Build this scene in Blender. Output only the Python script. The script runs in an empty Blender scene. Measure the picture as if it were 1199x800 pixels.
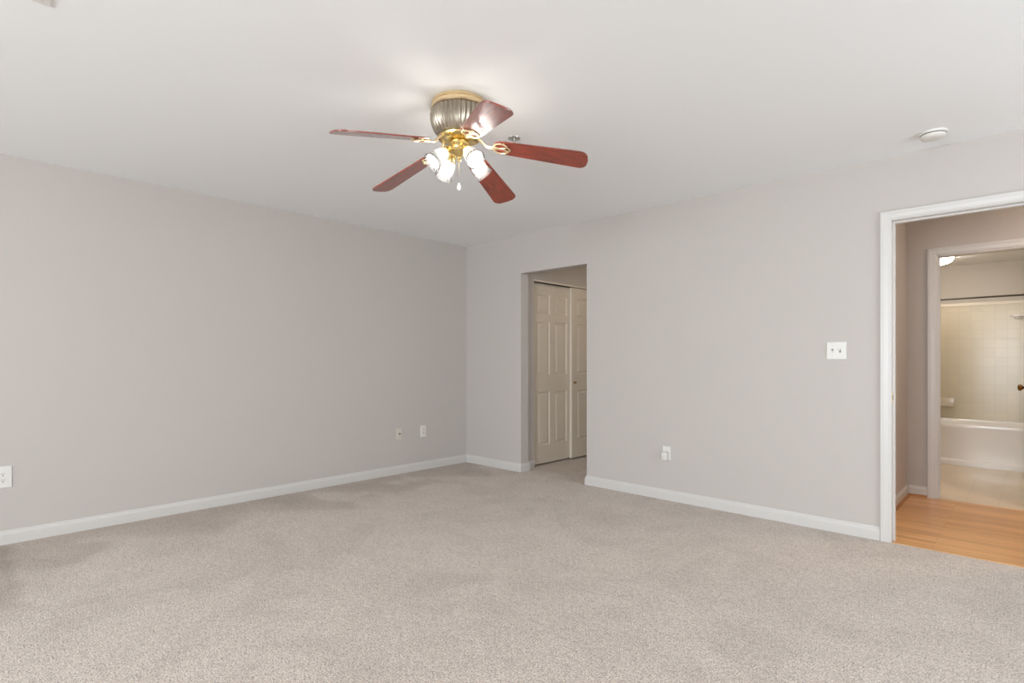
import bpy, bmesh, math, random
from mathutils import Vector, Matrix
random.seed(4)
C = bpy.context.scene.collection
sc = bpy.context.scene

# ------------------------------------------------------------------ camera
F_PX = 644.0
YAW = math.radians(43.47)
CAM_H = 1.152
cam = bpy.data.cameras.new('camera')
cam.sensor_width = 36.0
cam.lens = F_PX / 1199.0 * 36.0
cam.shift_y = 22.0 / 1199.0
cam.clip_start = 0.05
co = bpy.data.objects.new('camera', cam)
C.objects.link(co)
co.location = (0, 0, CAM_H)
co.rotation_euler = (math.pi / 2, 0, YAW)
sc.camera = co
VIEW = Vector((-math.sin(YAW), math.cos(YAW), 0))
RIGHT = Vector((math.cos(YAW), math.sin(YAW), 0))

# ------------------------------------------------------------------ light and exposure
sc.view_settings.view_transform = 'Standard'
sc.view_settings.look = 'None'
sc.view_settings.gamma = 1
sc.view_settings.use_curve_mapping = False
sc.view_settings.exposure = 0.08

world = bpy.data.worlds.new('daylight')
sc.world = world
world.use_nodes = True
wn = world.node_tree
bg = wn.nodes['Background']
bg.inputs[0].default_value = (0.75, 0.87, 1.0, 1)
bg.inputs[1].default_value = 1.6

CEIL = 2.44
REAR_Y, RIGHT_X, LEFT_X, BACK_Y = -4.40, 2.30, -4.669, 4.172
WIN = [(-4.0, -2.0), (-1.3, 0.7)]          # two windows in the wall behind the camera
WZ0, WZ1 = 0.30, 2.15


def area(name, loc, rot, sx, sy, power, col):
    l = bpy.data.lights.new(name, 'AREA')
    l.shape = 'RECTANGLE'
    l.size, l.size_y, l.energy, l.color = sx, sy, power, col
    o = bpy.data.objects.new(name, l)
    o.location, o.rotation_euler = loc, rot
    C.objects.link(o)
    return o


for i, (a, b) in enumerate(WIN):
    area('window_daylight', ((a + b) / 2, REAR_Y + 0.30, (WZ0 + WZ1) / 2), (math.pi / 2 + 0.06, 0, 0),
         b - a - 0.1, WZ1 - WZ0 - 0.1, (52, 245)[i], (0.86, 0.93, 1.0))
# fill for an added, unseen right-hand window, evens out the far corner
area('window_daylight', (RIGHT_X - 0.12, 2.5, 1.25), (math.pi / 2 + 0.10, 0, math.pi / 2), 2.1, 1.7, 50, (0.86, 0.93, 1.0))


# ------------------------------------------------------------------ materials
def srgb(r, g, b):
    def f(c):
        c /= 255.0
        return c / 12.92 if c <= 0.04045 else ((c + 0.055) / 1.055) ** 2.4
    return (f(r), f(g), f(b), 1)


def mat(name, col, rough=0.5, metal=0.0, spec=0.5, coat=0.0, bump=0.0, bscale=200.0, var=0.0, vscale=3.0, coat_rough=0.1):
    m = bpy.data.materials.new(name)
    m.use_nodes = True
    nt = m.node_tree
    p = nt.nodes['Principled BSDF']
    p.inputs['Roughness'].default_value = rough
    p.inputs['Metallic'].default_value = metal
    p.inputs['Specular IOR Level'].default_value = spec
    p.inputs['Coat Weight'].default_value = coat
    p.inputs['Coat Roughness'].default_value = coat_rough
    tc = nt.nodes.new('ShaderNodeTexCoord')
    n = nt.nodes.new('ShaderNodeTexNoise')
    n.inputs['Scale'].default_value = vscale
    n.inputs['Detail'].default_value = 3
    nt.links.new(tc.outputs['Object'], n.inputs['Vector'])
    mx = nt.nodes.new('ShaderNodeMix')
    mx.data_type = 'RGBA'
    mx.inputs[6].default_value = tuple(c * (1 - var) for c in col[:3]) + (1,)
    mx.inputs[7].default_value = tuple(min(1, c * (1 + var)) for c in col[:3]) + (1,)
    nt.links.new(n.outputs['Fac'], mx.inputs[0])
    nt.links.new(mx.outputs[2], p.inputs['Base Color'])
    if bump:
        nb = nt.nodes.new('ShaderNodeTexNoise')
        nb.inputs['Scale'].default_value = bscale
        nt.links.new(tc.outputs['Object'], nb.inputs['Vector'])
        bp = nt.nodes.new('ShaderNodeBump')
        bp.inputs['Strength'].default_value = bump
        bp.inputs['Distance'].default_value = 0.002
        nt.links.new(nb.outputs['Fac'], bp.inputs['Height'])
        nt.links.new(bp.outputs['Normal'], p.inputs['Normal'])
    return m


M_wall = mat('greige_wall_paint', srgb(191, 184, 178), 0.75, spec=0.25, bump=0.08, bscale=350, var=0.012, vscale=1.2)
M_ceil = mat('white_ceiling_paint', srgb(238, 238, 237), 0.85, spec=0.2, bump=0.06, bscale=250, var=0.008, vscale=1.0)
M_trim = mat('white_semigloss_trim', srgb(204, 200, 195), 0.35, spec=0.45, var=0.01)
M_plastic = mat('white_plastic', srgb(220, 217, 210), 0.4, var=0.01)
M_almond = mat('almond_plastic', srgb(218, 210, 198), 0.4, var=0.01)
M_dark = mat('dark_slot', srgb(40, 36, 32), 0.6)
M_grey = mat('grey_recess', srgb(90, 88, 86), 0.6)
M_closet = mat('closet_door_paint', srgb(228, 218, 203), 0.45, spec=0.4, var=0.01, bump=0.05, bscale=120)
M_brass = mat('polished_brass', srgb(230, 206, 142), 0.2, metal=1.0, var=0.05, vscale=60)
M_palebrass = mat('pale_brass', srgb(236, 214, 172), 0.3, metal=0.9, var=0.05, vscale=60)
M_pewter = mat('antique_pewter', srgb(158, 148, 132), 0.34, metal=0.85, var=0.12, vscale=50)
M_bronze = mat('dark_brass', srgb(140, 104, 54), 0.25, metal=1.0)
M_chrome = mat('chrome', srgb(215, 215, 212), 0.12, metal=1.0)
M_track = mat('dark_metal_track', srgb(58, 50, 42), 0.5, metal=0.3)
M_tub = mat('white_enamel', srgb(244, 240, 236), 0.18, spec=0.6, var=0.01)
M_ceramic = mat('beige_ceramic', srgb(222, 210, 190), 0.2, spec=0.6, var=0.01)
M_bathwall = mat('bath_wall_paint', srgb(190, 182, 171), 0.7, var=0.01)


def m_carpet():
    m = bpy.data.materials.new('taupe_carpet')
    m.use_nodes = True
    nt = m.node_tree
    L = nt.links.new
    p = nt.nodes['Principled BSDF']
    p.inputs['Roughness'].default_value = 0.95
    p.inputs['Specular IOR Level'].default_value = 0.08
    p.inputs['Sheen Weight'].default_value = 0.15
    tc = nt.nodes.new('ShaderNodeTexCoord')

    def noise(s, d, r=0.5, dist=0.0):
        n = nt.nodes.new('ShaderNodeTexNoise')
        n.inputs['Scale'].default_value = s
        n.inputs['Detail'].default_value = d
        n.inputs['Roughness'].default_value = r
        n.inputs['Distortion'].default_value = dist
        L(tc.outputs['Object'], n.inputs['Vector'])
        return n

    def ramp(src, stops):
        r = nt.nodes.new('ShaderNodeValToRGB')
        el = r.color_ramp.elements
        el[0].position, el[0].color = stops[0]
        el[1].position, el[1].color = stops[-1]
        for s in stops[1:-1]:
            e = el.new(s[0]); e.color = s[1]
        L(src, r.inputs[0])
        return r

    def mul(a, b, f=1.0):
        x = nt.nodes.new('ShaderNodeMix')
        x.data_type = 'RGBA'; x.blend_type = 'MULTIPLY'
        x.inputs[0].default_value = f
        L(a, x.inputs[6]); L(b, x.inputs[7])
        return x.outputs[2]
    fine = noise(150, 3, 0.7)
    tuft = ramp(fine.outputs['Fac'], [(0.33, srgb(112, 100, 90)), (0.47, srgb(198, 185, 174)), (0.66, srgb(236, 225, 214))])
    # pile brushed one way or the other: soft patches and vacuum tracks
    big = noise(1.7, 3, 0.55, 1.2)
    patch = ramp(big.outputs['Fac'], [(0.34, (0.91, 0.905, 0.90, 1)), (0.52, (1, 1, 1, 1)), (0.7, (1.03, 1.03, 1.03, 1))])
    mid = noise(7, 4, 0.6, 0.5)
    patch2 = ramp(mid.outputs['Fac'], [(0.32, (0.95, 0.945, 0.94, 1)), (0.6, (1.02, 1.02, 1.02, 1))])
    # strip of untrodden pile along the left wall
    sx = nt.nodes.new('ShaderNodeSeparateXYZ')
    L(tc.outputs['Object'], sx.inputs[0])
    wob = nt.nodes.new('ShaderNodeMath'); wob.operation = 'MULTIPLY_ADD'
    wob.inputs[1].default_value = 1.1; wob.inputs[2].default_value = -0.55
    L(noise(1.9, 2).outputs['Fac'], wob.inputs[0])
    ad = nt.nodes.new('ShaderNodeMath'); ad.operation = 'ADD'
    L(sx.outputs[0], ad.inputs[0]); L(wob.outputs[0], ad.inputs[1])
    def math_node(op, a, b=None, v=None):
        k = nt.nodes.new('ShaderNodeMath'); k.operation = op
        L(a, k.inputs[0])
        if b is not None:
            L(b, k.inputs[1])
        if v is not None:
            k.inputs[1].default_value = v
        return k.outputs[0]

    def rng(src, a0, a1):
        k = nt.nodes.new('ShaderNodeMapRange')
        k.inputs[1].default_value = a0; k.inputs[2].default_value = a1
        L(src, k.inputs[0])
        return k.outputs[0]
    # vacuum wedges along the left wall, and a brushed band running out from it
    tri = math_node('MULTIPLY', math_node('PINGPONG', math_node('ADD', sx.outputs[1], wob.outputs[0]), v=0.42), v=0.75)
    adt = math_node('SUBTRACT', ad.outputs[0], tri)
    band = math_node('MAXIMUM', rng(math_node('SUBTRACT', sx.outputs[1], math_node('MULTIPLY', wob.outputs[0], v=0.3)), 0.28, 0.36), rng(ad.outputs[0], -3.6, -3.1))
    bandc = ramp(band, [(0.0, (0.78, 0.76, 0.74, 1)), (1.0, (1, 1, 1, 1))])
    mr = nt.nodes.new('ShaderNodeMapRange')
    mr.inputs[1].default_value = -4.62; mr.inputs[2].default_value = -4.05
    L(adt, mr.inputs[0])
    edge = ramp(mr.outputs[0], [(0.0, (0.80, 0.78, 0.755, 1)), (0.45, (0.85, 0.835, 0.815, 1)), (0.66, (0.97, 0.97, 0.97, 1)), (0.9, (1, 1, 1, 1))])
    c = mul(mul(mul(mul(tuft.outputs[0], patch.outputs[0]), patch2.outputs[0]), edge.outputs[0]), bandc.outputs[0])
    mott = ramp(noise(38, 3, 0.65).outputs['Fac'], [(0.34, (0.86, 0.85, 0.84, 1)), (0.52, (1.03, 1.03, 1.03, 1)), (0.68, (1.10, 1.10, 1.10, 1))])
    c = mul(c, mott.outputs[0])
    L(c, p.inputs['Base Color'])
    bp = nt.nodes.new('ShaderNodeBump')
    bp.inputs['Strength'].default_value = 0.7
    bp.inputs['Distance'].default_value = 0.006
    L(fine.outputs['Fac'], bp.inputs['Height'])
    L(bp.outputs['Normal'], p.inputs['Normal'])
    return m


def m_planks():
    m = bpy.data.materials.new('honey_oak_strip_floor')
    m.use_nodes = True
    nt = m.node_tree
    L = nt.links.new
    p = nt.nodes['Principled BSDF']
    p.inputs['Roughness'].default_value = 0.28
    tc = nt.nodes.new('ShaderNodeTexCoord')
    br = nt.nodes.new('ShaderNodeTexBrick')
    br.inputs['Scale'].default_value = 1
    br.inputs['Brick Width'].default_value = 0.9
    br.inputs['Row Height'].default_value = 0.057
    br.inputs['Mortar Size'].default_value = 0.0008
    br.inputs['Color1'].default_value = srgb(216, 158, 98)
    br.inputs['Color2'].default_value = srgb(240, 186, 126)
    br.inputs['Mortar'].default_value = srgb(140, 92, 52)
    L(tc.outputs['Object'], br.inputs['Vector'])
    mp = nt.nodes.new('ShaderNodeMapping')
    mp.inputs['Scale'].default_value = (3, 60, 1)
    L(tc.outputs['Object'], mp.inputs['Vector'])
    n = nt.nodes.new('ShaderNodeTexNoise')
    n.inputs['Scale'].default_value = 1; n.inputs['Detail'].default_value = 5
    L(mp.outputs[0], n.inputs['Vector'])
    r = nt.nodes.new('ShaderNodeValToRGB')
    r.color_ramp.elements[0].position, r.color_ramp.elements[0].color = 0.35, (0.82, 0.78, 0.72, 1)
    r.color_ramp.elements[1].position, r.color_ramp.elements[1].color = 0.62, (1.05, 1.05, 1.05, 1)
    L(n.outputs['Fac'], r.inputs[0])
    x = nt.nodes.new('ShaderNodeMix'); x.data_type = 'RGBA'; x.blend_type = 'MULTIPLY'; x.inputs[0].default_value = 1
    L(br.outputs['Color'], x.inputs[6]); L(r.outputs[0], x.inputs[7])
    L(x.outputs[2], p.inputs['Base Color'])
    return m


def m_tile(name, size, c1, c2, grout, axes, rough=0.25):
    m = bpy.data.materials.new(name)
    m.use_nodes = True
    nt = m.node_tree
    L = nt.links.new
    p = nt.nodes['Principled BSDF']
    p.inputs['Roughness'].default_value = rough
    tc = nt.nodes.new('ShaderNodeTexCoord')
    s = nt.nodes.new('ShaderNodeSeparateXYZ')
    cb = nt.nodes.new('ShaderNodeCombineXYZ')
    L(tc.outputs['Object'], s.inputs[0])
    L(s.outputs[axes[0]], cb.inputs[0]); L(s.outputs[axes[1]], cb.inputs[1])
    br = nt.nodes.new('ShaderNodeTexBrick')
    br.offset = 0
    br.inputs['Scale'].default_value = 1
    br.inputs['Brick Width'].default_value = size
    br.inputs['Row Height'].default_value = size
    br.inputs['Mortar Size'].default_value = 0.0018
    br.inputs['Color1'].default_value = c1
    br.inputs['Color2'].default_value = c2
    br.inputs['Mortar'].default_value = grout
    L(cb.outputs[0], br.inputs['Vector'])
    L(br.outputs['Color'], p.inputs['Base Color'])
    bp = nt.nodes.new('ShaderNodeBump')
    bp.inputs['Strength'].default_value = 0.3; bp.inputs['Distance'].default_value = 0.001; bp.invert = True
    L(br.outputs['Fac'], bp.inputs['Height'])
    L(bp.outputs['Normal'], p.inputs['Normal'])
    return m


def m_blade():
    m = bpy.data.materials.new('mahogany_blade')
    m.use_nodes = True
    nt = m.node_tree
    L = nt.links.new
    p = nt.nodes['Principled BSDF']
    p.inputs['Roughness'].default_value = 0.3
    p.inputs['Coat Weight'].default_value = 1.0
    p.inputs['Coat Roughness'].default_value = 0.06
    p.inputs['Coat IOR'].default_value = 1.8
    tc = nt.nodes.new('ShaderNodeTexCoord')
    mp = nt.nodes.new('ShaderNodeMapping')
    mp.inputs['Scale'].default_value = (9, 70, 9)
    L(tc.outputs['Object'], mp.inputs['Vector'])
    n = nt.nodes.new('ShaderNodeTexNoise')
    n.inputs['Scale'].default_value = 1; n.inputs['Detail'].default_value = 6; n.inputs['Roughness'].default_value = 0.65
    L(mp.outputs[0], n.inputs['Vector'])
    r = nt.nodes.new('ShaderNodeValToRGB')
    r.color_ramp.elements[0].position, r.color_ramp.elements[0].color = 0.3, srgb(90, 24, 13)
    r.color_ramp.elements[1].position, r.color_ramp.elements[1].color = 0.68, srgb(166, 58, 30)
    L(n.outputs['Fac'], r.inputs[0])
    L(r.outputs[0], p.inputs['Base Color'])
    return m


def m_shade():
    m = bpy.data.materials.new('ribbed_frosted_glass')
    m.use_nodes = True
    nt = m.node_tree
    L = nt.links.new
    nt.nodes.remove(nt.nodes['Principled BSDF'])
    out = nt.nodes['Material Output']
    tr = nt.nodes.new('ShaderNodeBsdfTransparent'); tr.inputs[0].default_value = (0.97, 0.96, 0.94, 1)
    tl = nt.nodes.new('ShaderNodeBsdfTranslucent'); tl.inputs[0].default_value = (0.95, 0.93, 0.90, 1)
    df = nt.nodes.new('ShaderNodeBsdfDiffuse'); df.inputs[0].default_value = (0.9, 0.89, 0.87, 1)
    gl = nt.nodes.new('ShaderNodeBsdfGlossy'); gl.inputs['Roughness'].default_value = 0.12
    fr = nt.nodes.new('ShaderNodeFresnel'); fr.inputs[0].default_value = 1.5
    a = nt.nodes.new('ShaderNodeMixShader'); a.inputs[0].default_value = 0.5
    L(tl.outputs[0], a.inputs[1]); L(df.outputs[0], a.inputs[2])
    b = nt.nodes.new('ShaderNodeMixShader'); b.inputs[0].default_value = 0.17
    L(tr.outputs[0], b.inputs[1]); L(a.outputs[0], b.inputs[2])
    c = nt.nodes.new('ShaderNodeMixShader')
    L(fr.outputs[0], c.inputs[0]); L(b.outputs[0], c.inputs[1]); L(gl.outputs[0], c.inputs[2])
    L(c.outputs[0], out.inputs[0])
    return m


def m_emit(name, col, s):
    m = bpy.data.materials.new(name)
    m.use_nodes = True
    nt = m.node_tree
    p = nt.nodes['Principled BSDF']
    p.inputs['Base Color'].default_value = (0.9, 0.9, 0.9, 1)
    p.inputs['Emission Color'].default_value = col
    p.inputs['Emission Strength'].default_value = s
    return m


def m_glass():
    m = bpy.data.materials.new('clear_glass')
    m.use_nodes = True
    p = m.node_tree.nodes['Principled BSDF']
    p.inputs['Transmission Weight'].default_value = 1
    p.inputs['Roughness'].default_value = 0.0
    p.inputs['IOR'].default_value = 1.45
    return m


M_carpet, M_planks, M_blade, M_shade, M_glass = m_carpet(), m_planks(), m_blade(), m_shade(), m_glass()
M_walltile = m_tile('cream_wall_tile', 0.108, srgb(208, 195, 168), srgb(203, 191, 165), srgb(196, 183, 156), (0, 2))
M_sidetile = m_tile('cream_side_tile', 0.108, srgb(208, 195, 168), srgb(203, 191, 165), srgb(192, 179, 152), (1, 2))
M_floortile = m_tile('beige_floor_tile', 0.20, srgb(226, 206, 180), srgb(220, 202, 178), srgb(208, 190, 164), (0, 1), 0.35)
M_bulb = m_emit('lit_bulb', (1.0, 0.97, 0.93, 1), 62)
M_dome = m_emit('lit_dome', (1.0, 0.93, 0.84, 1), 32)


# ------------------------------------------------------------------ mesh helpers
def obj(name, bm, m, parent=None, smooth=False, loc=None, rot=None):
    me = bpy.data.meshes.new(name)
    bmesh.ops.recalc_face_normals(bm, faces=bm.faces[:])
    bm.to_mesh(me)
    bm.free()
    if smooth:
        me.polygons.foreach_set('use_smooth', [True] * len(me.polygons))
        try:
            me.set_sharp_from_angle(angle=math.radians(38))
        except Exception:
            pass
    me.materials.append(m)
    o = bpy.data.objects.new(name, me)
    C.objects.link(o)
    if parent:
        o.parent = parent
    if loc is not None:
        o.location = loc
    if rot is not None:
        o.rotation_euler = rot
    return o


def box(bm, x0, x1, y0, y1, z0, z1, bev=0.0):
    vs = [bm.verts.new((x, y, z)) for x in (x0, x1) for y in (y0, y1) for z in (z0, z1)]
    idx = [(0, 1, 3, 2), (4, 6, 7, 5), (0, 4, 5, 1), (2, 3, 7, 6), (0, 2, 6, 4), (1, 5, 7, 3)]
    fs = [bm.faces.new([vs[i] for i in f]) for f in idx]
    if bev:
        es = list({e for f in fs for e in f.edges})
        bmesh.ops.bevel(bm, geom=es, offset=bev, segments=2, affect='EDGES', profile=0.6)
    return bm


def boxes(*bs, bev=0.0):
    bm = bmesh.new()
    for b in bs:
        box(bm, *b, bev=bev)
    return bm


def lathe(profile, seg=48, ribs=0, amp=0.0, ribfrom=None, mat4=None, cap=True, bm=None):
    """profile: (r, z) list revolved about local z"""
    bm = bm or bmesh.new()
    rings = []
    for (r, z) in profile:
        ring = []
        for k in range(seg):
            t = 2 * math.pi * k / seg
            rr = r
            if ribs and (ribfrom is None or ribfrom[0] <= z <= ribfrom[1]):
                rr = r * (1 + amp * math.cos(ribs * t))
            v = Vector((rr * math.cos(t), rr * math.sin(t), z))
            if mat4 is not None:
                v = mat4 @ v
            ring.append(bm.verts.new(v))
        rings.append(ring)
    for a, b in zip(rings, rings[1:]):
        for k in range(seg):
            bm.faces.new((a[k], a[(k + 1) % seg], b[(k + 1) % seg], b[k]))
    if cap:
        if profile[0][0] > 1e-5:
            bm.faces.new(rings[0])
        if profile[-1][0] > 1e-5:
            bm.faces.new(rings[-1])
    bmesh.ops.remove_doubles(bm, verts=bm.verts[:], dist=1e-5)
    return bm


def tube(bm, pts, rad, seg=10, closed=False, flat=1.0):
    pts = [Vector(p) for p in pts]
    n = len(pts)
    rings = []
    up = Vector((0, 0, 1))
    for i in range(n):
        a = pts[(i - 1) % n] if (closed or i > 0) else pts[i]
        b = pts[(i + 1) % n] if (closed or i < n - 1) else pts[i]
        d = (b - a).normalized()
        s = d.cross(up)
        if s.length < 1e-4:
            s = Vector((1, 0, 0))
        s.normalize()
        u = s.cross(d).normalized()
        r = rad[i] if isinstance(rad, (list, tuple)) else rad
        rings.append([bm.verts.new(pts[i] + s * (r * math.cos(2 * math.pi * k / seg)) + u * (r * flat * math.sin(2 * math.pi * k / seg))) for k in range(seg)])
    m = n if closed else n - 1
    for i in range(m):
        a, b = rings[i], rings[(i + 1) % n]
        for k in range(seg):
            bm.faces.new((a[k], a[(k + 1) % seg], b[(k + 1) % seg], b[k]))
    if not closed:
        bm.faces.new(rings[0]); bm.faces.new(rings[-1])
    return bm


def sweep(bm, stations, close_ends=True):
    """stations: list of rings, each a list of same-length points"""
    rs = [[bm.verts.new(p) for p in st] for st in stations]
    n = len(rs[0])
    for a, b in zip(rs, rs[1:]):
        for k in range(n):
            bm.faces.new((a[k], a[(k + 1) % n], b[(k + 1) % n], b[k]))
    if close_ends:
        bm.faces.new(rs[0]); bm.faces.new(rs[-1])
    return bm


def struct(name, bm, m, parent=None, smooth=False):
    o = obj(name, bm, m, parent, smooth)
    if parent is None:
        o['kind'] = 'structure'
    return o


def tag(o, label, cat, group=None):
    o['label'] = label
    o['category'] = cat
    if group:
        o['group'] = group
    return o


def empty(name, loc, rot=(0, 0, 0)):
    o = bpy.data.objects.new(name, None)
    o.location = loc
    o.rotation_euler = rot
    o.empty_display_size = 0.1
    C.objects.link(o)
    return o


# ------------------------------------------------------------------ room shell
T = 0.115                                   # partition thickness
OX0, OX1, OZ = -3.828, -3.001, 2.047        # plain opening to the closet passage
DX0, DX1, DZ = -0.650, 0.115, 2.035         # cased doorway to the hall (clear)
J = 0.018                                   # jamb board
P_X0, P_X1, P_Y1 = -3.872, -2.35, 6.35      # passage
H_X0, H_X1, H_Y1 = -0.79, 2.4, 5.760        # hall
B_X0, B_X1, B_Y0, B_Y1 = -1.42, 0.16, 5.875, 8.49   # bathroom
B_CEIL = 2.295
BDX0, BDX1, BDZ = -0.588, 0.09, 2.03        # bathroom doorway (rough)

struct('floor_bedroom', boxes((LEFT_X - 0.12, RIGHT_X + 0.12, REAR_Y - 0.12, BACK_Y, -0.1, 0),
                              (P_X0 - 0.75, P_X1 + 0.1, BACK_Y, P_Y1 + 0.1, -0.1, 0)), M_carpet)
struct('floor_hall', boxes((H_X0 - 0.1, H_X1 + 0.1, BACK_Y, H_Y1 - 0.0, -0.1, 0.0)), M_planks)
struct('floor_bathroom', boxes((B_X0 - 0.1, B_X1 + 0.1, H_Y1, B_Y1 + 0.1, -0.1, 0.0)), M_floortile)
struct('ceiling_bedroom', boxes((LEFT_X - 0.12, RIGHT_X + 0.12, REAR_Y - 0.12, BACK_Y + T, CEIL, CEIL + 0.1)), M_ceil)
struct('ceiling_passage', boxes((P_X0 - 0.8, P_X1 + 0.1, BACK_Y + T, P_Y1 + 0.1, CEIL, CEIL + 0.1)), M_ceil)
struct('ceiling_hall', boxes((H_X0 - 0.1, H_X1 + 0.1, BACK_Y + T, H_Y1 + T, CEIL, CEIL + 0.1)), M_ceil)
struct('ceiling_bathroom', boxes((B_X0 - 0.1, B_X1 + 0.1, B_Y0, B_Y1 + 0.1, B_CEIL, B_CEIL + 0.1)), M_ceil)

struct('wall_left', boxes((LEFT_X - 0.12, LEFT_X, REAR_Y - 0.12, BACK_Y + T, 0, CEIL)), M_wall)
struct('wall_right', boxes((RIGHT_X, RIGHT_X + 0.12, REAR_Y - 0.12, 1.4, 0, CEIL),
                           (RIGHT_X, RIGHT_X + 0.12, 3.6, BACK_Y + T, 0, CEIL),
                           (RIGHT_X, RIGHT_X + 0.12, 1.4, 3.6, 0, 0.35),
                           (RIGHT_X, RIGHT_X + 0.12, 1.4, 3.6, 2.15, CEIL)), M_wall)
xs = [LEFT_X, WIN[0][0], WIN[0][1], WIN[1][0], WIN[1][1], RIGHT_X]
rb = []
for i in range(5):
    if i % 2 == 0:
        rb.append((xs[i], xs[i + 1], REAR_Y - 0.12, REAR_Y, 0, CEIL))
    else:
        rb.append((xs[i], xs[i + 1], REAR_Y - 0.12, REAR_Y, 0, WZ0))
        rb.append((xs[i], xs[i + 1], REAR_Y - 0.12, REAR_Y, WZ1, CEIL))
struct('wall_rear', boxes(*rb), M_wall)
struct('wall_back', boxes((LEFT_X, OX0, BACK_Y, BACK_Y + T, 0, CEIL),
                          (OX0, OX1, BACK_Y, BACK_Y + T, OZ, CEIL),
                          (OX1, DX0 - J, BACK_Y, BACK_Y + T, 0, CEIL),
                          (DX0 - J, DX1 + J, BACK_Y, BACK_Y + T, DZ + J, CEIL),
                          (DX1 + J, RIGHT_X, BACK_Y, BACK_Y + T, 0, CEIL)), M_wall)

# passage: closet front wall, far wall and right wall
CY0, CY1, CZ = 4.425, 6.10, 2.004
struct('wall_passage_left', boxes((P_X0 - 0.11, P_X0, BACK_Y + T, CY0, 0, CEIL),
                                  (P_X0 - 0.11, P_X0, CY0, CY1, CZ, CEIL),
                                  (P_X0 - 0.11, P_X0, CY1, P_Y1, 0, CEIL)), M_wall)
struct('wall_passage_far', boxes((P_X0, P_X1, P_Y1, P_Y1 + 0.1, 0, CEIL)), M_wall)
struct('wall_passage_right', boxes((P_X1, P_X1 + 0.1, BACK_Y + T, P_Y1 + 0.1, 0, CEIL)), M_wall)
struct('wall_closet', boxes((P_X0 - 0.75, P_X0 - 0.65, BACK_Y + T, P_Y1, 0, CEIL),
                            (P_X0 - 0.65, P_X0 - 0.11, BACK_Y + T, BACK_Y + T + 0.06, 0, CEIL),
                            (P_X0 - 0.65, P_X0 - 0.11, P_Y1 - 0.06, P_Y1, 0, CEIL)), M_wall)
# hall
struct('wall_hall_left', boxes((H_X0 - 0.1, H_X0, BACK_Y + T, H_Y1, 0, CEIL)), M_wall)
struct('wall_hall_right', boxes((H_X1, H_X1 + 0.1, BACK_Y + T, H_Y1, 0, CEIL)), M_wall)
struct('wall_hall_far', boxes((B_X0 - 0.1, BDX0, H_Y1, B_Y0, 0, CEIL),
                              (BDX0, BDX1, H_Y1, B_Y0, BDZ, CEIL),
                              (BDX1, H_X1 + 0.1, H_Y1, B_Y0, 0, CEIL)), M_wall)
# bathroom
TILE_Z = 1.80
struct('wall_bath_back', boxes((B_X0 - 0.1, B_X1 + 0.1, B_Y1, B_Y1 + 0.1, 0, B_CEIL)), M_bathwall)
struct('wall_bath_left', boxes((B_X0 - 0.1, B_X0, B_Y0, B_Y1, 0, B_CEIL)), M_bathwall)
struct('wall_bath_right', boxes((B_X1, B_X1 + 0.1, B_Y0, B_Y1, 0, B_CEIL)), M_bathwall)
struct('wall_bath_tile_back', boxes((B_X0 + 0.01, B_X1 - 0.01, B_Y1 - 0.01, B_Y1, 0.4, TILE_Z)), M_walltile)
struct('wall_bath_tile_left', boxes((B_X0, B_X0 + 0.01, 7.68, B_Y1, 0.4, TILE_Z)), M_sidetile)
struct('wall_bath_tile_right', boxes((B_X1 - 0.01, B_X1, 7.68, B_Y1, 0.4, TILE_Z)), M_sidetile)
struct('trim_tile_cap', boxes((B_X0 + 0.012, B_X1 - 0.012, B_Y1 - 0.016, B_Y1, TILE_Z, TILE_Z + 0.035), bev=0.004), M_ceramic)

# ------------------------------------------------------------------ baseboards
BH, BT = 0.086, 0.014
PROF = [(0, 0), (BT, 0), (BT, BH * 0.70), (BT * 0.8, BH * 0.80), (BT * 0.45, BH * 0.88), (BT * 0.38, BH * 0.97), (BT * 0.2, BH), (0, BH)]


def base_path(bm, path, side=1, prof=PROF):
    """path of xy points; room side is to the left of travel when side=1; mitred"""
    n = len(path)
    st = []
    for i, p in enumerate(path):
        p = Vector(p)
        dirs = []
        if i > 0:
            dirs.append((p - Vector(path[i - 1])).normalized())
        if i < n - 1:
            dirs.append((Vector(path[i + 1]) - p).normalized())
        ns = [Vector((-d.y, d.x)) * side for d in dirs]
        if len(ns) == 2:
            s = ns[0] + ns[1]
            off = s / (1 + ns[0].dot(ns[1]))
        else:
            off = ns[0]
        st.append([(p.x + off.x * t, p.y + off.y * t, z + 0.0005) for t, z in prof])
    sweep(bm, st)
    return bm


C_OUT = DX0 - 0.060
struct('baseboard_left', base_path(bmesh.new(), [(LEFT_X, BACK_Y), (LEFT_X, REAR_Y + 0.02)]), M_trim)
struct('baseboard_back_corner', base_path(bmesh.new(), [(P_X0, CY0 - 0.004), (P_X0, BACK_Y + T), (OX0, BACK_Y + T), (OX0, BACK_Y), (LEFT_X + BT + 0.001, BACK_Y)], side=1), M_trim)
struct('baseboard_back_middle', base_path(bmesh.new(), [(OX1, BACK_Y + T), (OX1, BACK_Y), (C_OUT - 0.001, BACK_Y)], side=-1), M_trim)
struct('baseboard_hall_left', base_path(bmesh.new(), [(H_X0, BACK_Y + T + 0.02), (H_X0, H_Y1 - 0.001)], side=-1), M_trim)
struct('baseboard_hall_far', base_path(bmesh.new(), [(H_X0 + BT + 0.001, H_Y1), (BDX0 - 0.052, H_Y1)], side=-1), M_trim)
M_shoe = mat('oak_shoe_moulding', srgb(176, 118, 66), 0.4, var=0.05, vscale=20)
qr = [(0, 0), (0.016, 0), (0.015, 0.006), (0.011, 0.012), (0.005, 0.0155), (0, 0.016)]
shoe = bmesh.new()
base_path(shoe, [(H_X0 + BT, BACK_Y + T + 0.02), (H_X0 + BT, H_Y1 - BT), (BDX0 - 0.06, H_Y1 - BT)], side=-1, prof=qr)
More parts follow.
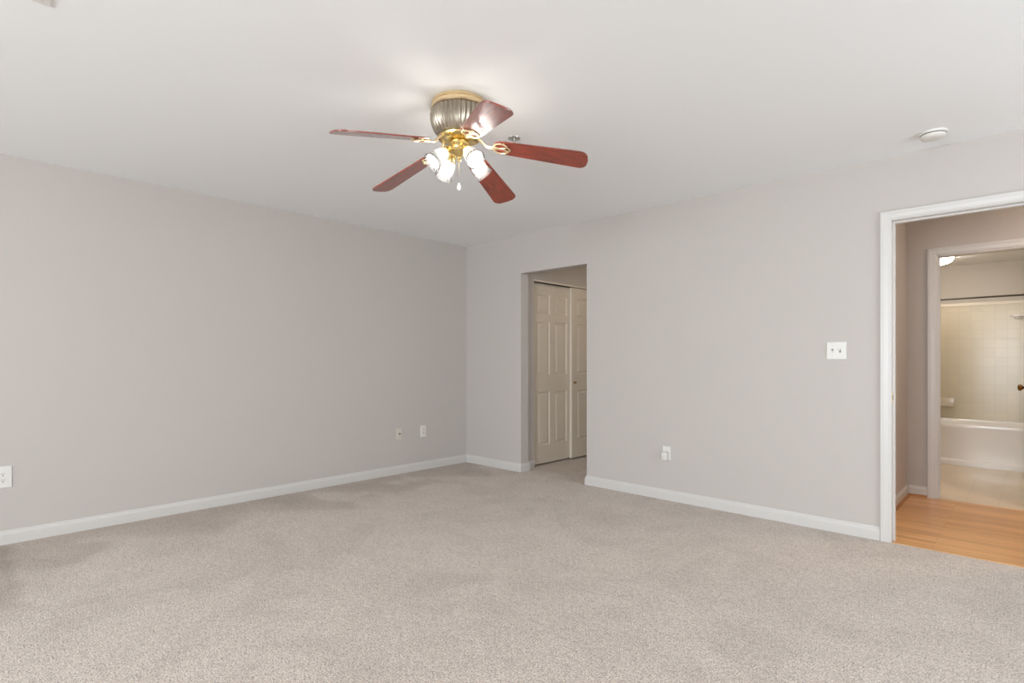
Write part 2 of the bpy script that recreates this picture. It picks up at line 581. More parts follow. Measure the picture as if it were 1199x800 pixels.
struct('trim_hall_shoe', shoe, M_shoe)
struct('baseboard_passage_far', base_path(bmesh.new(), [(P_X0 + 0.002, P_Y1), (P_X1 - 0.002, P_Y1)], side=-1), M_trim)
struct('baseboard_right', base_path(bmesh.new(), [(RIGHT_X, REAR_Y + 0.02), (RIGHT_X, BACK_Y - 0.02)]), M_trim)
struct('baseboard_rear', base_path(bmesh.new(), [(LEFT_X + 0.02, REAR_Y), (RIGHT_X - 0.02, REAR_Y)]), M_trim)


# ------------------------------------------------------------------ door casings
def casing(bm, x0, x1, z1, y, out, w=0.056, t=0.016):
    """mitred three-sided casing round an opening, on the plane y, standing proud toward out (+1/-1)"""
    prof = [(0.0, 0), (0.0, t * 0.45), (w * 0.10, t * 0.62), (w * 0.16, t * 0.62), (w * 0.22, t * 0.78), (w * 0.62, t * 0.86), (w * 0.70, t), (w * 0.94, t), (w, t * 0.8), (w, 0)]
    st = []
    for cx, cz, sx, sz in ((x0, 0.0005, -1, 0), (x0, z1, -1, 1), (x1, z1, 1, 1), (x1, 0.0005, 1, 0)):
        st.append([(cx + sx * o, y + out * q, cz + sz * o) for o, q in prof])
    return sweep(bm, st)


bm = boxes((DX0 - J, DX0, BACK_Y - 0.001, BACK_Y + T + 0.001, 0.0005, DZ),
           (DX1, DX1 + J, BACK_Y - 0.001, BACK_Y + T + 0.001, 0.0005, DZ),
           (DX0 - J, DX1 + J, BACK_Y - 0.001, BACK_Y + T + 0.001, DZ, DZ + J))
# door stop strips
box(bm, DX0, DX0 + 0.010, BACK_Y + 0.048, BACK_Y + 0.082, 0.0005, DZ - 0.010)
box(bm, DX1 - 0.010, DX1, BACK_Y + 0.048, BACK_Y + 0.082, 0.0005, DZ - 0.010)
box(bm, DX0, DX1, BACK_Y + 0.048, BACK_Y + 0.082, DZ - 0.010, DZ)
casing(bm, DX0 - 0.004, DX1 + 0.004, DZ + 0.004, BACK_Y - 0.001, -1)
casing(bm, DX0 - 0.004, DX1 + 0.004, DZ + 0.004, BACK_Y + T + 0.001, 1)
t1 = struct('trim_1', bm, M_trim)
sp = struct('strike_plate', boxes((DX0, DX0 + 0.0015, BACK_Y + 0.012, BACK_Y + 0.040, 0.885, 0.945), bev=0.0004), M_brass, t1)
struct('latch_hole', boxes((DX0 + 0.001, DX0 + 0.0022, BACK_Y + 0.019, BACK_Y + 0.033, 0.900, 0.930)), M_dark, sp)

bm = boxes((BDX0, BDX0 + 0.014, H_Y1 - 0.001, B_Y0 + 0.001, 0.0005, BDZ),
           (BDX1 - 0.014, BDX1, H_Y1 - 0.001, B_Y0 + 0.001, 0.0005, BDZ),
           (BDX0, BDX1, H_Y1 - 0.001, B_Y0 + 0.001, BDZ - 0.014, BDZ))
box(bm, BDX0 + 0.014, BDX0 + 0.022, H_Y1 + 0.035, H_Y1 + 0.065, 0.0005, BDZ - 0.014)
casing(bm, BDX0 + 0.006, BDX1 - 0.006, BDZ - 0.006, H_Y1 - 0.001, -1, w=0.064)
casing(bm, BDX0 + 0.006, BDX1 - 0.006, BDZ - 0.006, B_Y0 + 0.001, 1, w=0.064)
struct('trim_2', bm, M_trim)
# carpet-to-wood reducer strip
struct('trim_threshold', boxes((DX0 + 0.001, DX1 - 0.001, BACK_Y - 0.004, BACK_Y + 0.028, 0, 0.004), bev=0.0015), mat('oak_reducer', srgb(214, 162, 104), 0.35, var=0.04, vscale=20))


# ------------------------------------------------------------------ closet doors (six moulded panels each)
def six_panel(bm, w, h, th=0.035):
    """door in local coords: width along x 0..w, height z 0..h, front face at y=0, back at y=-th (front normal +y)"""
    rec = 0.011
    cols = [(0.10, w / 2 - 0.045), (w / 2 + 0.045, w - 0.10)]
    rows = [(0.20, 0.79), (0.98, 1.565), (1.655, 1.865)]
    rows = [(a * h / 1.985, b * h / 1.985) for a, b in rows]
    box(bm, 0, w, -th, -rec, 0, h)
    xs = [0, cols[0][0], cols[0][1], cols[1][0], cols[1][1], w]
    box(bm, 0, xs[1], -rec, 0, 0, h)
    box(bm, xs[2], xs[3], -rec, 0, 0, h)
    box(bm, xs[4], w, -rec, 0, 0, h)
    zs = [0, rows[0][0], rows[0][1], rows[1][0], rows[1][1], rows[2][0], rows[2][1], h]
    for i in (0, 2, 4, 6):
        for c in cols:
            box(bm, c[0], c[1], -rec, 0, zs[i], zs[i + 1])
    for c in cols:
        for r in rows:
            # sloped moulding from frame edge into the groove, then the raised field
            def ring(i, y):
                return [(c[0] + i, y, r[0] + i), (c[1] - i, y, r[0] + i), (c[1] - i, y, r[1] - i), (c[0] + i, y, r[1] - i)]
            st = [ring(0, -0.0005), ring(0.009, -0.0105), ring(0.017, -0.0105), ring(0.036, -0.002), ring(0.038, -0.0015)]
            sweep(bm, st, close_ends=False)
            bm.faces.new([bm.verts.new(p) for p in ring(0.038, -0.0015)])
    return bm


def closet_door(n, y0, w, xf, knob_y=None):
    bm = six_panel(bmesh.new(), w, CZ - 0.026)
    # local x -> world +y, local y -> world +x
    bmesh.ops.transform(bm, matrix=Matrix(((0, 1, 0, xf), (1, 0, 0, y0), (0, 0, 1, 0.017), (0, 0, 0, 1))), verts=bm.verts[:])
    o = struct('door_%d' % n, bm, M_closet)
    if knob_y is None:
        return o
    bm = lathe([(0.0, 0.028), (0.010, 0.026), (0.0135, 0.020), (0.011, 0.012), (0.006, 0.008), (0.006, 0.002), (0.011, 0.0)], 20)
    kn = obj('knob', bm, M_bronze, o, True)
    kn.matrix_local = Matrix.Translation((xf, knob_y, 0.893)) @ Matrix.Rotation(math.pi / 2, 4, 'Y')
    return o


closet_door(1, 4.44, 0.72, -3.925)
closet_door(2, 5.105, 0.985 - 0.02, -3.884, 5.15)
struct('trim_closet_track', boxes((P_X0 - 0.095, P_X0 - 0.004, CY0, CY1, CZ - 0.0055, CZ - 0.0005)), M_track)
struct('trim_closet_header', boxes((P_X0, P_X0 + 0.005, CY0, CY1, CZ - 0.004, CZ + 0.013)), M_closet)

# ------------------------------------------------------------------ unseen windows: two behind the camera, one added for side light
def window(n, x0, x1, z0, z1, place):
    bm = boxes((x0, x1, -0.10, -0.04, z0, z0 + 0.045), (x0, x1, -0.10, -0.04, z1 - 0.045, z1),
               (x0, x0 + 0.045, -0.10, -0.04, z0 + 0.045, z1 - 0.045), (x1 - 0.045, x1, -0.10, -0.04, z0 + 0.045, z1 - 0.045),
               (x0 + 0.045, x1 - 0.045, -0.09, -0.05, (z0 + z1) / 2 - 0.02, (z0 + z1) / 2 + 0.02))
    casing(bm, x0, x1, z1, 0.0, 1)
    box(bm, x0 - 0.07, x1 + 0.07, 0.001, 0.03, z0 - 0.03, z0)
    bmesh.ops.transform(bm, matrix=place, verts=bm.verts[:])
    # keep the casing legs above the sill
    o = struct('window_%d' % n, bm, M_trim)
    g = boxes((x0 + 0.04, x1 - 0.04, -0.074, -0.070, z0 + 0.04, z1 - 0.04))
    bmesh.ops.transform(g, matrix=place, verts=g.verts[:])
    struct('window_pane', g, M_glass, o)
    return o


window(1, WIN[0][0], WIN[0][1], WZ0, WZ1, Matrix.Translation((0, REAR_Y, 0)))
window(2, WIN[1][0], WIN[1][1], WZ0, WZ1, Matrix.Translation((0, REAR_Y, 0)))
window(3, 1.4, 3.6, 0.35, 2.15, Matrix.Translation((RIGHT_X, 0, 0)) @ Matrix.Rotation(math.pi / 2, 4, 'Z'))  # added side window, never in view, there for its light

# ------------------------------------------------------------------ ceiling fan
FAN = RIGHT * -0.264 + VIEW * 2.745
fan = empty('ceiling_fan', (FAN.x, FAN.y, CEIL))
tag(fan, 'five-blade mahogany ceiling fan with ribbed housing and four lit glass shades', 'ceiling fan')
Z = lambda z: z - CEIL
obj('mounting_ring', lathe([(0.0, Z(2.4395)), (0.126, Z(2.4395)), (0.134, Z(2.434)), (0.136, Z(2.424)), (0.130, Z(2.418)), (0.131, Z(2.414)), (0.139, Z(2.410)), (0.141, Z(2.402)), (0.136, Z(2.396)), (0.0, Z(2.396))], 64, ribs=0), M_palebrass, fan, True)
obj('beaded_band', lathe([(0.128, Z(2.419)), (0.1345, Z(2.418)), (0.1355, Z(2.4145)), (0.1345, Z(2.411)), (0.128, Z(2.410))], 192, ribs=64, amp=0.012), M_palebrass, fan, True)
obj('motor_housing', lathe([(0.130, Z(2.3955)), (0.137, Z(2.390)), (0.140, Z(2.372)), (0.139, Z(2.345)), (0.133, Z(2.318)), (0.122, Z(2.293)), (0.106, Z(2.274)), (0.098, Z(2.268)), (0.0, Z(2.268))], 288, ribs=36, amp=0.03, ribfrom=(Z(2.28), Z(2.392))), M_pewter, fan, True)
obj('flywheel', lathe([(0.0, Z(2.2675)), (0.100, Z(2.2675)), (0.106, Z(2.262)), (0.104, Z(2.254)), (0.085, Z(2.246)), (0.060, Z(2.242)), (0.0, Z(2.242))], 64), M_brass, fan, True)
obj('switch_housing', lathe([(0.0, Z(2.2415)), (0.044, Z(2.2415)), (0.050, Z(2.236)), (0.050, Z(2.222)), (0.043, Z(2.216)), (0.040, Z(2.205)), (0.046, Z(2.200)), (0.047, Z(2.190)), (0.038, Z(2.180)), (0.022, Z(2.172)), (0.016, Z(2.165)), (0.0, Z(2.165))], 48), M_brass, fan, True)
obj('finial', lathe([(0.0, Z(2.1645)), (0.011, Z(2.1645)), (0.008, Z(2.157)), (0.011, Z(2.150)), (0.008, Z(2.143)), (0.0, Z(2.139))], 24), M_brass, fan, True)

R0, R1 = 0.180, 0.635
ZR, ZT = 2.209, 2.118          # blade height at root and tip
SL = math.atan2(ZR - ZT, R1 - R0)
PITCH = math.radians(12)


def blade_bm():
    L = (R1 - R0) / math.cos(SL)
    pts = []
    w0, w1 = 0.054, 0.070
    # outline: root with clipped corners, slightly flaring, rounded tip corners
    out = [(0.0, w0 * 0.62), (0.018, w0 * 0.95), (0.05, w0)]
    out += [(0.25, w0 + (w1 - w0) * 0.55), (L - 0.05, w1)]
    for k in range(1, 7):
        a = k / 6 * math.pi / 2
        out.append((L - 0.045 + 0.041 * math.sin(a), w1 - 0.041 + 0.041 * math.cos(a)))
    out.append((L, 0.0))
    full = [(x, y) for x, y in out] + [(x, -y) for x, y in reversed(out[:-1])]
    bm = bmesh.new()
    rings = []
    for z, s in ((0.0, 0.0018), (0.0015, 0.0), (0.005, 0.0), (0.0065, 0.0018)):
        ring = []
        for x, y in full:
            yy = y - math.copysign(min(s, abs(y)), y)
            xx = min(max(x, s), L - s)
            ring.append((xx, yy, z))
        rings.append(ring)
    sweep(bm, rings)
    return bm


def iron_bm():
    """blade arm: cast brass, from flywheel to blade root, local x outward"""
    bm = bmesh.new()
    tube(bm, [(-0.10, 0, 0.034), (-0.075, 0, 0.022), (-0.04, 0, -0.004), (-0.01, 0, -0.006), (0.02, 0, -0.005)], [0.012, 0.010, 0.009, 0.010, 0.009], 10, flat=0.55)
    for s in (-1, 1):
        tube(bm, [(0.030 + 0.032 * math.cos(t), s * 0.021 + 0.018 * math.sin(t), -0.004) for t in [2 * math.pi * k / 20 for k in range(20)]], 0.0042, 8, closed=True, flat=0.7)
        tube(bm, [(-0.012, s * 0.004, -0.005), (0.0, s * 0.022, -0.005), (0.012, s * 0.036, -0.005), (0.03, s * 0.043, -0.005), (0.05, s * 0.036, -0.005), (0.066, s * 0.018, -0.005), (0.078, 0, -0.005)], 0.0045, 8, flat=0.7)
    for (x, y) in ((0.074, 0), (0.045, 0.038), (0.045, -0.038)):
        lathe([(0.0, -0.0085), (0.005, -0.0075), (0.0065, -0.004), (0.0065, -0.0005), (0.0, -0.0005)], 14, mat4=Matrix.Translation((x, y, 0)), bm=bm)
    return bm


bl_me = None
for k in range(5):
    th = math.radians(70.4 + 72 * k + (-2, -1, 2, 3.5, -3)[k])
    SL = math.atan2(ZR - (2.112, 2.114, 2.134, 2.143, 2.126)[k], R1 - R0)
    u = RIGHT * math.cos(th) + VIEW * math.sin(th)
    ang = math.atan2(u.y, u.x)
    M = (Matrix.Rotation(ang, 4, 'Z') @ Matrix.Translation((R0, 0, Z(ZR))) @ Matrix.Rotation(SL, 4, 'Y') @ Matrix.Rotation(-PITCH, 4, 'X'))
    if k == 0:
        b0 = obj('blade', blade_bm(), M_blade, fan, True)
        i0 = obj('blade_arm', iron_bm(), M_palebrass, b0, True)
        b, ir = b0, i0
    else:
        b = b0.copy(); C.objects.link(b); b.parent = fan
        ir = i0.copy(); C.objects.link(ir); ir.parent = b
    b.matrix_local = M
    ir['label'] = 'brass scrollwork arm under the wooden blade'

SHADE_OUT = [(0.019, 0.0), (0.024, 0.006), (0.031, 0.022), (0.035, 0.045), (0.0375, 0.072), (0.041, 0.092), (0.047, 0.108)]
SHADE_IN = [(r - 0.0028, z) for r, z in reversed(SHADE_OUT)]


def shade_bm():
    return lathe(SHADE_OUT + [(0.0458, 0.1095)] + SHADE_IN, 96, ribs=16, amp=0.035, ribfrom=(0.02, 0.2), cap=False)


for k in range(4):
    th = math.radians(217 + 90 * k)
    u = RIGHT * math.cos(th) + VIEW * math.sin(th)
    ang = math.atan2(u.y, u.x)
    dn = math.radians(42)                                  # shade axis below the horizontal
    ax = Vector((math.cos(dn), 0, -math.sin(dn)))
    n0 = Vector((0.074, 0, Z(2.178)))
    Rz = Matrix.Rotation(ang, 4, 'Z')
    A = Rz @ Matrix.Translation(n0) @ Matrix.Rotation(math.pi / 2 + dn, 4, 'Y')
    if k == 0:
        bm = bmesh.new()
        tube(bm, [(0.040, 0, Z(2.196)), (0.056, 0, Z(2.205)), (0.070, 0, Z(2.202)), tuple(n0 - ax * 0.014)], 0.0055, 10)
        arm0 = obj('lamp_arm', bm, M_brass, fan, True)
        bm = lathe([(0.0, -0.022), (0.012, -0.022), (0.017, -0.014), (0.022, -0.006), (0.0265, 0.002), (0.0265, 0.008), (0.0235, 0.010), (0.0, 0.004)], 32)
        cup0 = obj('shade_holder', bm, M_brass, fan, True)
        sh0 = obj('lamp_shade', shade_bm(), M_shade, fan, True)
        bm = lathe([(0.0, 0.012), (0.011, 0.014), (0.0125, 0.030), (0.018, 0.045), (0.022, 0.060), (0.021, 0.074), (0.014, 0.084), (0.0, 0.087)], 24)
        bu0 = obj('light_bulb', bm, M_bulb, sh0, True)
        arm, cup, sh, bu = arm0, cup0, sh0, bu0
    else:
        arm, cup, sh, bu = arm0.copy(), cup0.copy(), sh0.copy(), bu0.copy()
        for o in (arm, cup, sh, bu):
            C.objects.link(o)
        arm.parent = cup.parent = sh.parent = fan
        bu.parent = sh
    arm.matrix_local = Rz
    cup.matrix_local = A
    sh.matrix_local = A
    sh['label'] = 'ribbed tulip glass shade, lit from inside'
    bu['label'] = 'glowing white bulb'

bm = bmesh.new()
CP = RIGHT * 0.004 - VIEW * 0.045
for i in range(24):
    z = Z(2.188) - i * 0.0066
    lathe([(0.0, 0.0011), (0.0010, 0.0005), (0.0010, -0.0005), (0.0, -0.0011)], 6, mat4=Matrix.Translation((CP.x, CP.y, z)), bm=bm)
tube(bm, [(CP.x, CP.y, Z(2.19)), (CP.x, CP.y, Z(2.02))], 0.0004, 5)
ch = obj('pull_chain', bm, M_brass, fan)
bm = lathe([(0.0, 0.004), (0.004, 0.002), (0.006, -0.006), (0.0095, -0.018), (0.0105, -0.025), (0.007, -0.033), (0.0, -0.036)], 8, mat4=Matrix.Translation((CP.x, CP.y, Z(2.02))))
obj('crystal_pull', bm, mat('crystal', srgb(238, 236, 232), 0.05, spec=0.9, coat=1.0), ch)

# ------------------------------------------------------------------ small ceiling fittings
sd = empty('smoke_detector', (-0.41, 3.89, CEIL))
tag(sd, 'small round white smoke detector on the ceiling near the doorway wall', 'smoke detector')
obj('body', lathe([(0.0, -0.038), (0.030, -0.038), (0.052, -0.035), (0.058, -0.029), (0.059, -0.018), (0.0, -0.018)], 48), M_plastic, sd, True)
obj('vent_gap', lathe([(0.0, -0.0178), (0.053, -0.0178), (0.053, -0.0132), (0.0, -0.0132)], 48), M_grey, sd, True)
obj('base_plate', lathe([(0.0, -0.013), (0.064, -0.013), (0.066, -0.009), (0.066, -0.0005), (0.0, -0.0005)], 48), M_plastic, sd, True)

sk = empty('sprinkler_head', (-2.186, 2.324, CEIL))
tag(sk, 'small chrome fire sprinkler head recessed in the ceiling behind the fan', 'sprinkler')
obj('escutcheon', lathe([(0.014, -0.003), (0.030, -0.006), (0.036, -0.003), (0.037, -0.0005), (0.014, -0.0005)], 32, cap=False), M_chrome, sk, True)
bm = lathe([(0.0, -0.012), (0.010, -0.012), (0.010, -0.0005), (0.0, -0.0005)], 16)
for s in (-1, 1):
    tube(bm, [(0.008 * s, 0, -0.010), (0.011 * s, 0, -0.018), (0.003 * s, 0, -0.028)], 0.0018, 6)
obj('frame', bm, M_chrome, sk, True)
bm = lathe([(0.0, -0.031), (0.013, -0.031), (0.013, -0.029), (0.0, -0.029)], 16)
obj('deflector', bm, M_pewter, sk)

vt = empty('air_vent', (-2.437, 0.224, CEIL))
tag(vt, 'white louvred ceiling air register at the top left edge', 'air vent')
bm = bmesh.new()
X, Y = 0.155, 0.070
for b in ((-X, X, -Y, -Y + 0.026), (-X, X, Y - 0.026, Y), (-X, -X + 0.026, -Y + 0.026, Y - 0.026), (X - 0.026, X, -Y + 0.026, Y - 0.026)):
    box(bm, b[0], b[1], b[2], b[3], -0.005, -0.0005)
obj('frame', bm, M_plastic, vt)
obj('backing', boxes((-X + 0.027, X - 0.027, -Y + 0.027, Y - 0.027, -0.002, -0.0005)), M_grey, vt)
bm = bmesh.new()
for i in range(5):
    y = -Y + 0.036 + i * 0.0165
    sweep(bm, [[(x, y - 0.006, -0.003), (x, y - 0.005, -0.002), (x, y + 0.006, -0.009), (x, y + 0.005, -0.010)] for x in (-X + 0.027, X - 0.027)])
obj('louvres', bm, M_plastic, vt)


# ------------------------------------------------------------------ wall plates (local: x width, z height, +y out of the wall)
def plate_bm(w, h):
    bm = bmesh.new()
    st = [[(-w / 2 + i, y, -h / 2 + i), (w / 2 - i, y, -h / 2 + i), (w / 2 - i, y, h / 2 - i), (-w / 2 + i, y, h / 2 - i)] for i, y in ((0, 0.0005), (0, 0.002), (0.004, 0.006))]
    return sweep(bm, st)


def screw_bm(*ps):
    bm = bmesh.new()
    for (x, z) in ps:
        lathe([(0.0, 0.0), (0.0035, 0.0), (0.003, 0.0012), (0.0, 0.0014)], 12, mat4=Matrix.Translation((x, 0.006, z)) @ Matrix.Rotation(-math.pi / 2, 4, 'X'), bm=bm)
    return bm


def screws(parent, m, *ps):
    for p in ps:
        obj('screw', screw_bm(p), m, parent)


def duplex(parent, x=0.0, m=M_plastic):
    for s in (-1, 1):
        zc = s * 0.0195
        bm = lathe([(0.0, 0.0), (0.0165, 0.0), (0.0165, 0.0016), (0.0, 0.0018)], 28, mat4=Matrix.Translation((x, 0.006, zc)) @ Matrix.Rotation(-math.pi / 2, 4, 'X'))
        f = obj('socket', bm, m, parent)
        bm = boxes((x - 0.0072, x - 0.0050, 0.0078, 0.0083, zc + 0.000, zc + 0.008), (x + 0.0050, x + 0.0072, 0.0078, 0.0083, zc + 0.000, zc + 0.008),
                   (x - 0.0028, x + 0.0028, 0.0078, 0.0083, zc - 0.010, zc - 0.0045))
        obj('slots', bm, M_dark, f)


LEFT_ROT = (0, 0, -math.pi / 2)      # +y local -> +x world
BACK_ROT = (0, 0, math.pi)           # +y local -> -y world

o1 = empty('wall_outlet', (LEFT_X, 0.305, 0.421), LEFT_ROT)
tag(o1, 'oversized white outlet plate with two dark-slotted sockets, at far left of the left wall', 'outlet')
obj('plate', plate_bm(0.088, 0.136), M_plastic, o1)
duplex(o1)
screws(o1, M_plastic, (0, 0))

o2 = empty('wall_jack', (LEFT_X, 3.262, 0.407), LEFT_ROT)
tag(o2, 'dull greige wall plate with small dark centre jack, on the left wall', 'wall jack')
obj('plate', plate_bm(0.070, 0.115), mat('greige_plate', srgb(204, 195, 184), 0.5), o2)
screws(o2, M_almond, (0, 0.042), (0, -0.042))
j = obj('connector', lathe([(0.0, 0.0), (0.0075, 0.0), (0.0075, 0.008), (0.004, 0.010), (0.0, 0.010)], 16, mat4=Matrix.Translation((0, 0.006, 0)) @ Matrix.Rotation(-math.pi / 2, 4, 'X')), M_grey, o2)

o3 = empty('wall_outlet', (LEFT_X, 3.565, 0.405), LEFT_ROT)
tag(o3, 'white outlet plate with rectangular insert, nearest the room corner on the left wall', 'outlet')
obj('plate', plate_bm(0.074, 0.120), M_plastic, o3)
f = obj('socket', boxes((-0.0165, 0.0165, 0.006, 0.0082, -0.0335, 0.0335), bev=0.0008), M_almond, o3)
sb = bmesh.new()
for zc in (-0.018, 0.018):
    for b in ((-0.0072, -0.005, 0.008, 0.0087, zc, zc + 0.008), (0.005, 0.0072, 0.008, 0.0087, zc, zc + 0.008), (-0.0028, 0.0028, 0.008, 0.0087, zc - 0.010, zc - 0.005)):
        box(sb, *b)
obj('slots', sb, M_dark, f)
screws(o3, M_plastic, (0, 0.048), (0, -0.048))

o4 = empty('wall_outlet', (-2.196, BACK_Y, 0.385), BACK_ROT)
tag(o4, 'white outlet plate between the two doorways, mostly covered by a plug-in device', 'outlet')
obj('plate', plate_bm(0.070, 0.115), M_plastic, o4)
duplex(o4)
nl = empty('night_light', (-2.196, BACK_Y - 0.0085, 0.368), BACK_ROT)
tag(nl, 'small white plug-in night light standing out from the low outlet on the back wall', 'night light')
obj('body', boxes((-0.024, 0.024, 0.001, 0.040, -0.036, 0.030), bev=0.006), M_plastic, nl, True)
obj('lens', boxes((-0.015, 0.015, 0.0402, 0.044, -0.026, 0.006), bev=0.0015), M_almond, nl)

ls = empty('light_switch', (-0.958, BACK_Y, 1.216), BACK_ROT)
tag(ls, 'white double light switch plate with two toggles beside the cased doorway', 'light switch')
obj('plate', plate_bm(0.118, 0.118), M_plastic, ls)
for s in (-1, 1):
    x = s * 0.023
    f = obj('toggle_slot', boxes((x - 0.0052, x + 0.0052, 0.006, 0.0066, -0.012, 0.012)), M_grey, ls)
    bm = bmesh.new()
    d = 1 if s < 0 else -1
    sweep(bm, [[(x - 0.0038, 0.0062, d * 0.002 - 0.006), (x + 0.0038, 0.0062, d * 0.002 - 0.006), (x + 0.0038, 0.0062, d * 0.002 + 0.006), (x - 0.0038, 0.0062, d * 0.002 + 0.006)],
               [(x - 0.003, 0.0175, d * 0.009 - 0.003), (x + 0.003, 0.0175, d * 0.009 - 0.003), (x + 0.003, 0.0175, d * 0.009 + 0.003), (x - 0.003, 0.0175, d * 0.009 + 0.003)]])
    obj('toggle', bm, M_plastic, ls)
screws(ls, M_almond, (-0.023, 0.03), (-0.023, -0.03), (0.023, 0.03), (0.023, -0.03))

# ------------------------------------------------------------------ bathroom
TY0 = 7.72
tub = empty('bathtub', ((B_X0 + B_X1) / 2, (TY0 + B_Y1) / 2, 0))
tag(tub, 'white enamel alcove bathtub with a plain apron, seen through the bathroom doorway', 'bathtub')
hx = (B_X1 - B_X0) / 2 - 0.012
hy = (B_Y1 - 0.012 - TY0) / 2
RZ = 0.455


def rr(hx, hy, r, z, cy=0.0, n=6):
    pts = []
    for (sx, sy, a0) in ((1, 1, 0), (-1, 1, 90), (-1, -1, 180), (1, -1, 270)):
        for k in range(n + 1):
            a = math.radians(a0 + 90 * k / n)
            pts.append((sx * (hx - r) + r * math.cos(a), cy + sy * (hy - r) + r * math.sin(a), z))
    return pts


cy = -0.006
st = [rr(hx, hy, 0.004, 0.001, cy), rr(hx, hy, 0.004, 0.055, cy), rr(hx, hy - 0.012, 0.004, 0.070, cy + 0.0), rr(hx, hy - 0.012, 0.004, 0.395, cy), rr(hx, hy - 0.004, 0.006, 0.410, cy), rr(hx, hy, 0.008, 0.440, cy), rr(hx, hy - 0.004, 0.012, RZ - 0.004, cy), rr(hx - 0.01, hy - 0.012, 0.012, RZ, cy),
      rr(hx - 0.07, hy - 0.065, 0.10, RZ - 0.002, cy), rr(hx - 0.085, hy - 0.08, 0.10, RZ - 0.02, cy), rr(hx - 0.13, hy - 0.12, 0.12, 0.15, cy), rr(hx - 0.20, hy - 0.17, 0.10, 0.10, cy)]
obj('basin', sweep(bmesh.new(), st), M_tub, tub, True)
obj('drain', lathe([(0.0, 0.104), (0.026, 0.104), (0.028, 0.1005), (0.0, 0.1005)], 20, mat4=Matrix.Translation((0.45, 0, 0))), M_chrome, tub)

so = empty('soap_dish', (-0.762, B_Y1 - 0.0105, 0.648))
tag(so, 'beige ceramic soap dish set in the tiles above the bathtub', 'soap dish')
bm = boxes((-0.074, 0.074, -0.012, 0, -0.052, 0.052), bev=0.004)
obj('back_plate', bm, M_ceramic, so, True)
bm = boxes((-0.066, 0.066, -0.065, -0.0125, -0.046, -0.034), (-0.066, 0.066, -0.065, -0.057, -0.034, -0.014), (-0.066, -0.058, -0.057, -0.0125, -0.034, -0.014), (0.058, 0.066, -0.057, -0.0125, -0.034, -0.014))
obj('tray', bm, M_ceramic, so, True)

cs = empty('tile_shelf', (-0.12, B_Y1 - 0.0105, 1.64))
tag(cs, 'small white ceramic shelf high on the cream bathroom tiles', 'shelf')
bm = bmesh.new()
pts = [(-0.075, 0), (-0.07, -0.03), (-0.05, -0.06), (0.0, -0.075), (0.05, -0.06), (0.07, -0.03), (0.075, 0)]
sweep(bm, [[(x, y, 0.010) for x, y in pts], [(x, y, 0.026) for x, y in pts]])
sweep(bm, [[(x * 0.35, y * 0.35, -0.02) for x, y in pts], [(x * 0.6, y * 0.6, 0.0095) for x, y in pts]])
obj('shelf_body', bm, M_tub, cs)

sr = empty('shower_rod', ((B_X0 + B_X1) / 2, 7.80, 1.832))
tag(sr, 'thin dark metal shower curtain rod spanning above the bathtub', 'shower rod')
obj('rod', tube(bmesh.new(), [(B_X0 + 0.012 - sr.location.x, 0, 0), (B_X1 - 0.012 - sr.location.x, 0, 0)], 0.0095, 12), M_track, sr, True)
for s in (-1, 1):
    bm = lathe([(0.0, 0), (0.028, 0), (0.026, 0.008), (0.013, 0.014), (0.0, 0.014)], 24, mat4=Matrix.Translation((-s * (0.79 - 0.0005), 0, 0)) @ Matrix.Rotation(s * math.pi / 2, 4, 'Y'))
    obj('end_flange', bm, M_chrome, sr, True)

bl = empty('ceiling_light', (-0.765, 7.62, B_CEIL))
tag(bl, 'glowing white dome light on the bathroom ceiling, partly hidden by the door casing', 'ceiling light')
obj('base', lathe([(0.0, -0.0005), (0.150, -0.0005), (0.152, -0.012), (0.146, -0.018), (0.0, -0.018)], 48), M_chrome, bl, True)
obj('dome', lathe([(0.0, -0.0185), (0.142, -0.0185), (0.140, -0.036), (0.125, -0.062), (0.095, -0.082), (0.05, -0.094), (0.0, -0.098)], 48), M_dome, bl, True)

# bathroom door standing open into the room; its brass knob reaches into view
bd_m = six_panel(bmesh.new(), 0.63, 1.98)
hinge = Vector((BDX1 - 0.016, B_Y0 + 0.022))
edge = Vector((-0.055, 6.60))
dv = (edge - hinge).normalized()
da = math.atan2(dv.y, dv.x)
dr = Matrix.Translation((hinge.x, hinge.y, 0.012)) @ Matrix.Rotation(da, 4, 'Z')
bmesh.ops.transform(bd_m, matrix=dr, verts=bd_m.verts[:])
d3 = struct('door_3', bd_m, M_trim)
bm = bmesh.new()
lathe([(0.0, 0.0), (0.032, 0.0), (0.031, 0.006), (0.014, 0.011), (0.010, 0.018), (0.010, 0.032), (0.014, 0.038), (0.025, 0.046), (0.029, 0.056), (0.025, 0.066), (0.012, 0.071), (0.0, 0.072)], 28,
      mat4=dr @ Matrix.Translation((0.565, 0.0005, 0.905)) @ Matrix.Rotation(-math.pi / 2, 4, 'X'), bm=bm)
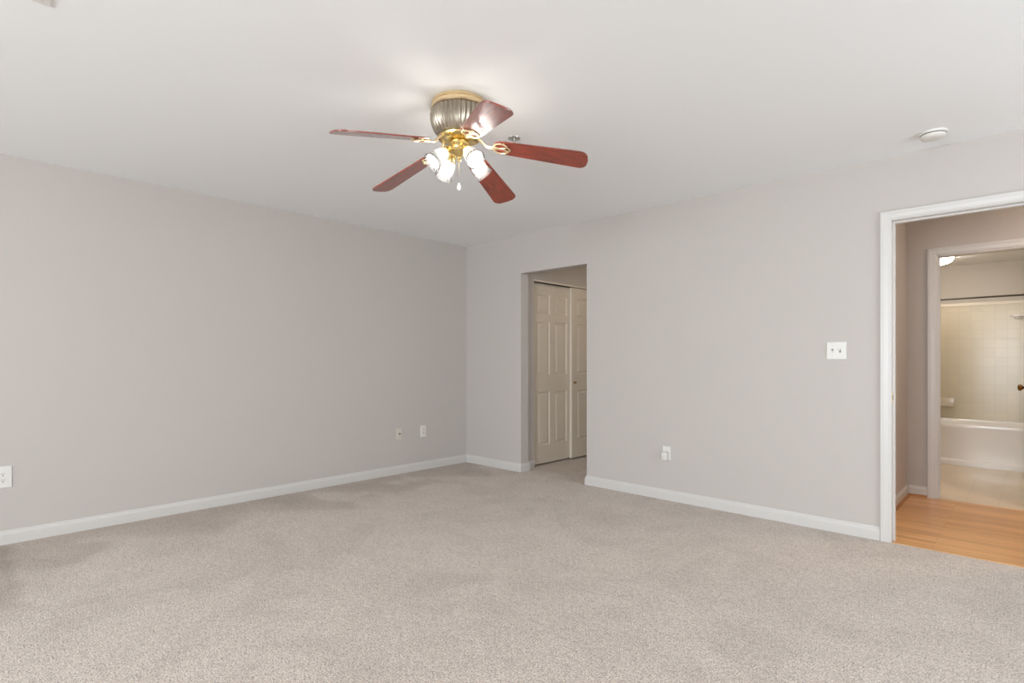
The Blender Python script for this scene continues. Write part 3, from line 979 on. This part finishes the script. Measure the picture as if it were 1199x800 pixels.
kn = struct('door_knob', bm, M_bronze, d3, True)
kn['label'] = 'dark brass door knob'


# ------------------------------------------------------------------ lamps added to brighten the side rooms (out of view)
def added_lamp(x, y, z, watt, col, label, s):
    e = empty('ceiling_light', (x, y, z))
    tag(e, label, 'ceiling light')
    obj('base', lathe([(0.0, -0.0005), (0.14, -0.0005), (0.142, -0.012), (0.136, -0.018), (0.0, -0.018)], 40), M_brass, e, True)
    obj('dome', lathe([(0.0, -0.0185), (0.132, -0.0185), (0.130, -0.036), (0.115, -0.062), (0.085, -0.080), (0.04, -0.09), (0.0, -0.092)], 40), m_emit('lit_dome_' + str(s), col, s), e, True)
    return e


added_lamp(0.75, 5.05, CEIL, 0, (1.0, 0.84, 0.70, 1), 'added dome light on the hall ceiling, out of view right of the bathroom doorway', 85)  # added hall lamp, hidden from the camera, lights walls and planks
added_lamp(-2.75, 5.2, CEIL, 0, (1.0, 0.85, 0.66, 1), 'added dome light on the closet passage ceiling, out of view', 24)  # added passage lamp, hidden from the camera, brightens the closet doors

vl = empty('added_bath_light', (-1.04, B_Y0 + 0.0005, 1.98), (0, 0, math.pi / 2))  # added light bar, hidden behind the wall, brightens tub and tiles
tag(vl, 'added brass light bar with four globe bulbs, unseen on the near bathroom wall', 'added light')
obj('bar', boxes((0, 0.03, -0.36, 0.36, -0.05, 0.05), bev=0.004), M_brass, vl)
M_globe = m_emit('lit_globe', (1.0, 0.92, 0.84, 1), 42)
for i in range(4):
    y = -0.27 + 0.18 * i
    R_ = Matrix.Translation((0.0305, y, 0)) @ Matrix.Rotation(math.pi / 2, 4, 'Y')
    g = obj('globe_bulb', lathe([(0.0, 0.012)] + [(0.045 * math.sin(math.pi * k / 12), 0.056 - 0.045 * math.cos(math.pi * k / 12)) for k in range(1, 12)] + [(0.0, 0.101)], 24, mat4=R_), M_globe, vl, True)
    obj('socket', lathe([(0.0, 0.0), (0.022, 0.0), (0.020, 0.020), (0.0, 0.020)], 20, mat4=R_), M_palebrass, vl, True)
